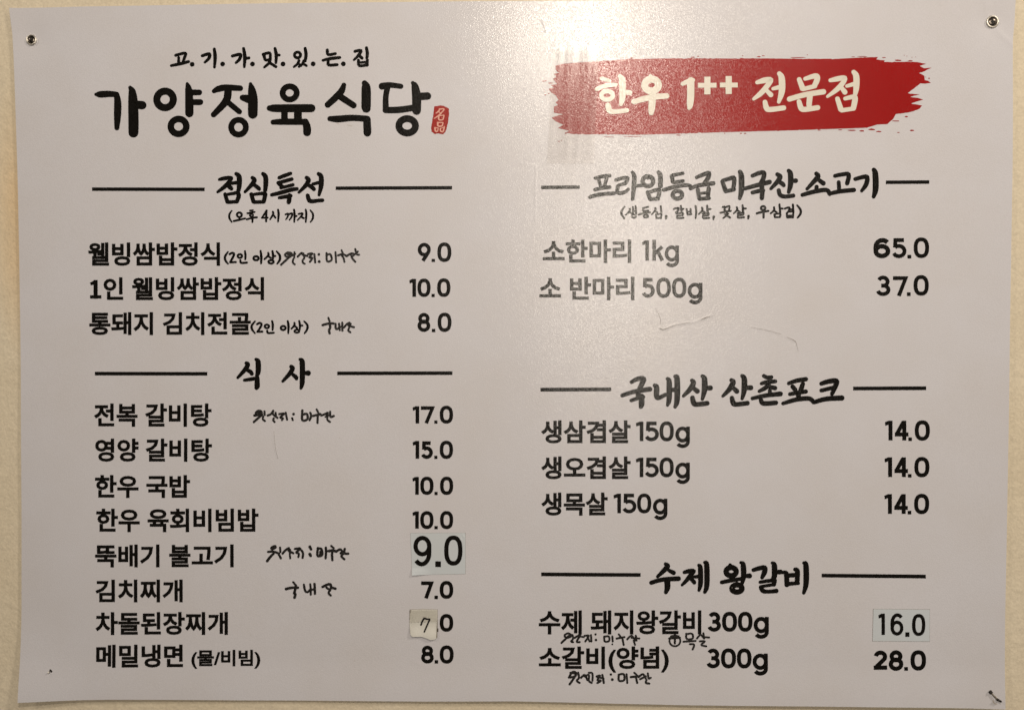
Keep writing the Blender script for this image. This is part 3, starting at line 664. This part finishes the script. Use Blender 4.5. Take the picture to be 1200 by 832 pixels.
# slice the outline so that its triangles follow the sheet
outline = rag(bp, 5)
def clip(poly, x, keep_left):
    out = []
    for a, b in zip(poly, poly[1:]+poly[:1]):
        ina = (a[0] <= x) if keep_left else (a[0] >= x); inb = (b[0] <= x) if keep_left else (b[0] >= x)
        if ina: out.append(a)
        if ina != inb: k = (x-a[0])/(b[0]-a[0]); out.append((x, a[1]+(b[1]-a[1])*k))
    return out
rest = outline
for x in list(range(690, 1030, 20)):
    bn.n = 0; bn.poly(clip(rest, x, True)); rest = clip(rest, x, False)
bn.n = 0; bn.poly(rest)
r = random.Random(11)
def fleck(x, y, lx, ly):
    n = 7; bn.n = 0
    bn.poly([(x+lx*math.cos(2*math.pi*i/n)*r.uniform(.6, 1), y+ly*math.sin(2*math.pi*i/n)*r.uniform(.6, 1)) for i in range(n)])
for x, y, lx, ly in [(1036,67.8,3,.6),(1010,66.6,8,.5),(1053,71,5,1),(1067,71.6,4,.9),(1060,65,1,.4),(1063,66,.7,.5),(1069,67.5,.8,.4),(1073,67,.7,.4),(1089,92,1.2,.9),(1085,90.5,.6,.6),
                     (1062.5,137,2.3,1.1),(1050,142,6,.7),(1069,153,3,1),(1053,155.5,2,.5),(985,152.5,4,.6),(998,153,6,.9),(1010,153.6,4,1),(1022,152,5,1.3),(1030,154.5,4,1),
                     (889,67.2,3,.9),(894,66,2,.6),(946,64.8,1,.4),(870,66,.8,.6),(812,67.8,3,.8),(818,66.8,1.5,.7),(935,68,12,.7),(787,70.4,3,.9),(740,68.8,3,1),(795,158.8,4,.7),(849,156.6,1,.6),(868,156.8,1.5,.9),(873,156.9,2,.8),(740,160.4,14,.5),(714,161,8,.4),
                     (637.5,95.5,3,.6),(645,98,4,.8),(640,95,2,.4),(638,108,.8,.6),(639,111.5,1.6,.8),(643,110,1.5,.6),(642,106,.7,.5),(637,105,.5,.5),(663,156.5,1.5,.9),(655,166,2,.5),(658,164.8,1.2,.4),(1000,67,3,.4),(960,152.8,3,.6)]:
    fleck(x, y, lx, ly)
banner = bn.build('brush_banner', M_RED, poster, 'red brush stroke banner with ragged ends and white lettering')
t = Ink(lift=0.00040, grow=.8)
t.draw(690, 70, 7.5, '''110,170,26 145,178,30 180,190,24; 70,262,30 150,232,34 235,225,28; o 160,318,50,38,34; 272,150,32 293,190,52 295,330,50 282,395,30; 325,290,36 358,295,40; 168,408,44 180,448,46 215,462,36 335,450,32
540,148,26 555,170,32; o 550,228,60,52,56; 395,374,40 540,336,46 683,323,42; 557,352,56 552,430,52 547,472,38
822,218,28 870,197,38 912,185,34; 894,190,56 893,330,58 886,410,46 880,430,28; b 1040,155,48 1040,310,48; b 958,230,36 1120,230,36''')
t.draw(850, 70, 7.5, '''b 27,150,48 27,307,48; b -50,228,36 107,228,36
277,205,28 340,187,44 400,182,36 362,240,40 310,300,40 247,350,22; 365,280,30 398,313,38; 472,127,34 493,165,50 495,280,50 468,375,26; 417,260,24 470,247,34; 347,377,36 360,428,44 392,442,40 512,427,38
648,178,36 678,255,44; 700,172,28 780,148,40 808,155,42 800,195,44 780,235,38; 685,262,32 788,236,32; 562,350,40 700,311,40 862,285,42; 743,312,46 735,400,42; 647,372,36 665,428,44 700,440,40 812,424,38
922,185,28 985,172,40 1050,163,34 1030,210,38 980,265,38 897,327,20; 1025,255,32 1050,288,40; 1127,112,34 1150,150,48 1150,250,46 1140,310,30; 1067,235,24 1130,217,32
985,347,36 1015,438,42; 1052,345,28 1120,330,36 1140,345,44 1125,428,42; 1022,448,32 1128,432,32''')
t.build('banner_text', M_WHITE, banner)

# ------------------------------------------------------------------ things stuck on the poster
def slab(name, pts, parent, mat, lift, thick, curl=None, n=16):
    """paper note: outline filled with a fan of rows between top and bottom edges"""
    xs = [p[0] for p in pts]; x0, x1 = min(xs), max(xs)
    def hit(x):
        ys = []
        for a, b in zip(pts, pts[1:]+pts[:1]):
            if (a[0]-x)*(b[0]-x) <= 0 and a[0] != b[0]: ys.append(a[1]+(b[1]-a[1])*(x-a[0])/(b[0]-a[0]))
        return min(ys), max(ys)
    v = []; f = []; m = 12
    for i in range(n+1):
        x = x0+.05+(x1-x0-.1)*i/n; y0, y1 = hit(x)
        for j in range(m+1):
            y = y0+(y1-y0)*j/m
            if len(pts) == 4:                   # corner order: top left, top right, bottom right, bottom left
                u, t_ = i/n, j/m; tl, tr, br, bl = pts
                x, y = [(tl[c]*(1-u)+tr[c]*u)*(1-t_)+(bl[c]*(1-u)+br[c]*u)*t_ for c in (0, 1)]
            k = lift+(curl(x, y) if curl else 0); v.append(S(x, y, k))
    for i in range(n):
        for j in range(m): a = i*(m+1)+j; f.append((a, a+1, a+m+2, a+m+1))
    N0 = len(v); bd = [j for j in range(m+1)]+[i*(m+1)+m for i in range(1, n+1)]+[n*(m+1)+j for j in range(m-1, -1, -1)]+[i*(m+1) for i in range(n-1, 0, -1)]
    for b in bd: x, y, z = v[b]; v.append((x, y+thick, z))
    for i in range(len(bd)):
        k = (i+1) % len(bd); f.append((bd[i], N0+i, N0+k, bd[k]))
    return obj(name, v, f, mat, parent, False)
def note_surf(lift0, curl=None):
    def g(x, y, lift=0.0, cr=True): return S(x, y, lift0+lift+(curl(x, y) if curl else 0), False)
    return g

GRP = None
s9 = empty('price_sticker', S(514, 649), 'pale price sticker reading 9.0 in large figures with a lifted lower left corner', 'sticker')
c9 = lambda x, y: 0.0022*max(0, 1-math.hypot((x-483)/24, (y-673.2)/10))**1.3
pts9 = [(480.9,624.4),(545.6,624),(545.4,672),(483.2,673.4)]
def contact_shade(pts, root, o_=.55):  # brown rim painted around the paper in place of its contact shadow
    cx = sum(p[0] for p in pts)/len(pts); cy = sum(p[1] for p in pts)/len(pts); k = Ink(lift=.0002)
    k.poly([(x+math.copysign(o_, x-cx), y+math.copysign(o_, y-cy)) for x, y in pts]); keep(k.build('contact_shade_rim', M_BROWN, None), root)
contact_shade(pts9, s9, .2)
keep(slab('sticker_paper', pts9, None, M_NOTE, 0.0003, 0.00015, c9, 26), s9)
g9 = figures('sticker_text', [('9',243,272,452,626),('.',497,567,563,634),('0',600,268,813,616)], 4.7, 460, 600, 9.908, None, note_surf(0.0003, c9))
keep(g9, s9)
s7 = empty('paper_patch', S(496, 731), 'small cream paper patch with handwritten 7 and a torn bottom edge', 'paper patch')
pts7 = [(480.3,714.2),(496,713.6),(512.7,714),(512.6,730),(512.2,746.6),(508.6,748.5),(505,748.7),(500.5,746.8),(494.4,745),(483.3,745),(480.6,742),(480,729)]
c7 = lambda x, y: 0.0022*ss(731, 748, y)+0.0002*math.sin((x-480)*.35)
contact_shade(pts7, s7, .3)
keep(slab('paper', pts7, None, M_NOTE2, 0.0005, 0.0002, c7, 28), s7)
k = Ink(surf=note_surf(0.0005, c7), grow=.5); k.draw(450, 690, 9.908, '430,415,15 445,375 465,342 485,338; 465,335,13 490,345 530,345,14; 532,348,14 505,410 470,490,14'); keep(k.build('handwritten_figure', M_PEN, None), s7)
k = slab('tape_strip', [(480.6,714.6),(512.4,714.4),(512.3,728),(480.4,729.2)], None, M_TAPE, 0.00085, 0.0001, c7); keep(k, s7)
s16 = empty('price_sticker', S(1055, 732), 'pale rectangular price sticker reading 16.0 near the lower right of the poster', 'sticker')
pts16 = [(1023,713),(1089,713.7),(1088.8,750.8),(1022,750.3)]
c16 = lambda x, y: 0.0001*math.sin(x*.3)
contact_shade(pts16, s16, .3)
keep(slab('sticker_paper', pts16, None, M_NOTE, 0.0004, 0.0002, c16, 22), s16)
g = figures('sticker_text', [('1',285,278,360,525),('6',425,275,575,533),('.',597,495,645,548),('0',675,283,830,538)], 3.6, 1000, 690, 9.908, None, note_surf(0.0004, c16)); keep(g, s16)

# clear tape strip over the left end of the banner
def tape(name, quad, ridges, label):
    (ax, ay), (bx, by), (cx, cy), (dx, dy) = quad; v = []; f = []; nu, nv = 40, 60
    for j in range(nv+1):
        for i in range(nu+1):
            u, t_ = i/nu, j/nv
            x = (ax+(bx-ax)*u)*(1-t_)+(dx+(cx-dx)*u)*t_; y = (ay+(by-ay)*u)*(1-t_)+(dy+(cy-dy)*u)*t_
            h = 0.0006
            for c, w, a in ridges: h += (1.5 if t_ < .6 else 1.5-(t_-.6)*3.4)*a*math.exp(-((u-c-.04*math.sin(5*t_+9*c))/w)**2)*(.6+.4*math.sin(7*t_+20*c))
            v.append(S(x, y, h))
    for j in range(nv):
        for i in range(nu): a = j*(nu+1)+i; f.append((a, a+nu+1, a+nu+2, a+1))
    o = obj(name, v, f, M_TAPE, None, True); o['label'] = label; o['category'] = 'tape'; return o
tape('clear_tape', [(648,57),(703,54),(696,192),(641,192)], [(.12,.05,.0002),(.38,.06,.0003),(.66,.05,.0003),(.90,.05,.0002)],
     'wrinkled strip of clear tape stuck over the left end of the red banner')

# ------------------------------------------------------------------ screws and marks
def lathe(name, prof, mat, parent, n=28, bumpk=None):
    v = []; f = []
    for rr, y in prof:
        for i in range(n): a = 2*math.pi*i/n; v.append((rr*math.cos(a), y, rr*math.sin(a)))
    for j in range(len(prof)-1):
        for i in range(n): f.append((j*n+i, j*n+(i+1) % n, (j+1)*n+(i+1) % n, (j+1)*n+i))
    if prof[0][0] > 1e-5 and name != 'washer': f.append(tuple(range(n))[::-1])
    if prof[-1][0] < 1e-4: pass
    return obj(name, v, f, mat, parent, True)
def screw(px, py, label, sc, spin):
    x, y, z = S(px, py)
    root = empty('screw', (x, y, z), label, 'screw', 'screws in the top corners of the poster')
    prof = [(5.4,-.1),(6.4,-.5),(6.7,-1.2),(6.2,-1.9),(5.4,-2.0),(4.9,-1.5),(4.7,-.6),(4.6,.2)]
    lathe('washer', [(a*sc*.001, b*.001) for a, b in prof], M_RING, root)
    prof = [(4.7,.3),(4.5,-.5),(3.8,-1.2),(2.6,-1.7),(1.4,-1.9),(0.02,-1.95)]
    h = lathe('screw_head', [(a*sc*.001, b*.001) for a, b in prof], M_STEEL, root)
    v = []; f = []
    for q in range(2):
        a = spin+q*math.pi/2; c, s_ = math.cos(a), math.sin(a); b = len(v); L, W_ = 2.6*sc*.001, .5*sc*.001
        for yy in (-.00185, -.0022 + q*.00004):
            for sx, sz in ((-L,-W_),(L,-W_),(L,W_),(-L,W_)): v.append((sx*c-sz*s_, yy, sx*s_+sz*c))
        f += [(b+4,b+5,b+6,b+7),(b,b+1,b+5,b+4),(b+1,b+2,b+6,b+5),(b+2,b+3,b+7,b+6),(b+3,b,b+4,b+7)]
    obj('cross_slot', v, f, M_DARK, h)
    return root
screw(36.2, 46.8, 'dark cross head screw in a bright washer at the top left corner', .95, .5)
screw(1163.7, 25.6, 'dark cross head screw in a bright washer at the top right corner', 1.08, .2)

# small torn nail hole, lower left
root = empty('nail', S(59.5, 785.3), 'tiny dark nail tip poking out near the lower left corner of the poster', 'nail')
k = Ink(lift=.0003); k.draw(57, 783, 1, '3.2,1.2,2.2 4.4,2.6,2.2; 1.2,3.6,.8 2.2,4.4,.8'); keep(k.build('torn_hole', M_DARK, None), root)
def rod(name, a, b, ra, rb, mat, root):
    a = Vector(a); b = Vector(b); d = (b-a).normalized(); u = d.orthogonal().normalized(); w = d.cross(u); v = []; n = 10
    for p, q in ((a, ra), (b, rb)):
        for i in range(n): t_ = 2*math.pi*i/n; v.append(tuple(p+u*q*math.cos(t_)+w*q*math.sin(t_)))
    f = [(i, (i+1) % n, n+(i+1) % n, n+i) for i in range(n)]+[tuple(range(n))[::-1], tuple(range(n, 2*n))]
    return keep(obj(name, v, f, mat, None, True), root)
rod('nail_shank', S(59, 785.8, 0), S(58.6, 786.8, .0022), .0010, .0007, M_RING, root)
root = empty('bent_nail', S(1163, 814), 'small bent dark nail through the poster at the lower right corner', 'nail')
rod('nail_head', S(1158.4, 808.6, .0002), S(1159.3, 809.6, .0022), .0022, .0018, M_DARK, root)
rod('nail_shank', S(1159.6, 810, .0014), S(1166.3, 817.6, .0022), .0009, .0007, M_BROWN, root)
rod('nail_tip', S(1165, 816.4, .0030), S(1169.2, 818.8, .0030), .0016, .0012, M_DARK, root)
k = Ink(lift=.0003); k.draw(1040, 720, 7.43, '905,735,9 912,755,9 935,765,8; 925,700,8 945,725,10; 905,690,6 940,715,6'); keep(k.build('torn_hole', M_EDGE, None), root)

# thin dark lines drawn along the sharpest creases
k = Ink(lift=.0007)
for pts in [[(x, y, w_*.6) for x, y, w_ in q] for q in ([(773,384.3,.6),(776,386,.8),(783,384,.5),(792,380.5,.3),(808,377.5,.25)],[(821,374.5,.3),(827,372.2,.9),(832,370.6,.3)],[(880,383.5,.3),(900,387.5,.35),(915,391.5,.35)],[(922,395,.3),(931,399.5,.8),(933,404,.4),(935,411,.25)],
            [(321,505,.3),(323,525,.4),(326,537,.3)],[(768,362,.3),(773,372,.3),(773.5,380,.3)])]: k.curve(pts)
k.build('crease_lines', M_BROWN, poster)['kind'] = 'stuff'
# faint specks of dirt printed or splashed on the sheet
k = Ink(lift=.0002); r = random.Random(4)
for x, y in [(466,374),(300,148),(415,774),(1141,238)] + [(r.uniform(60, 1150), r.uniform(30, 800)) for _ in range(14)]:
    k.ribbon([(x, y, r.uniform(.5, .9))])
k.draw(310, 80, 5.4545, '465,352,3 480,362,2; 530,365,3 560,372,2')
k.build('dirt_specks', M_EDGE, poster)['kind'] = 'stuff'
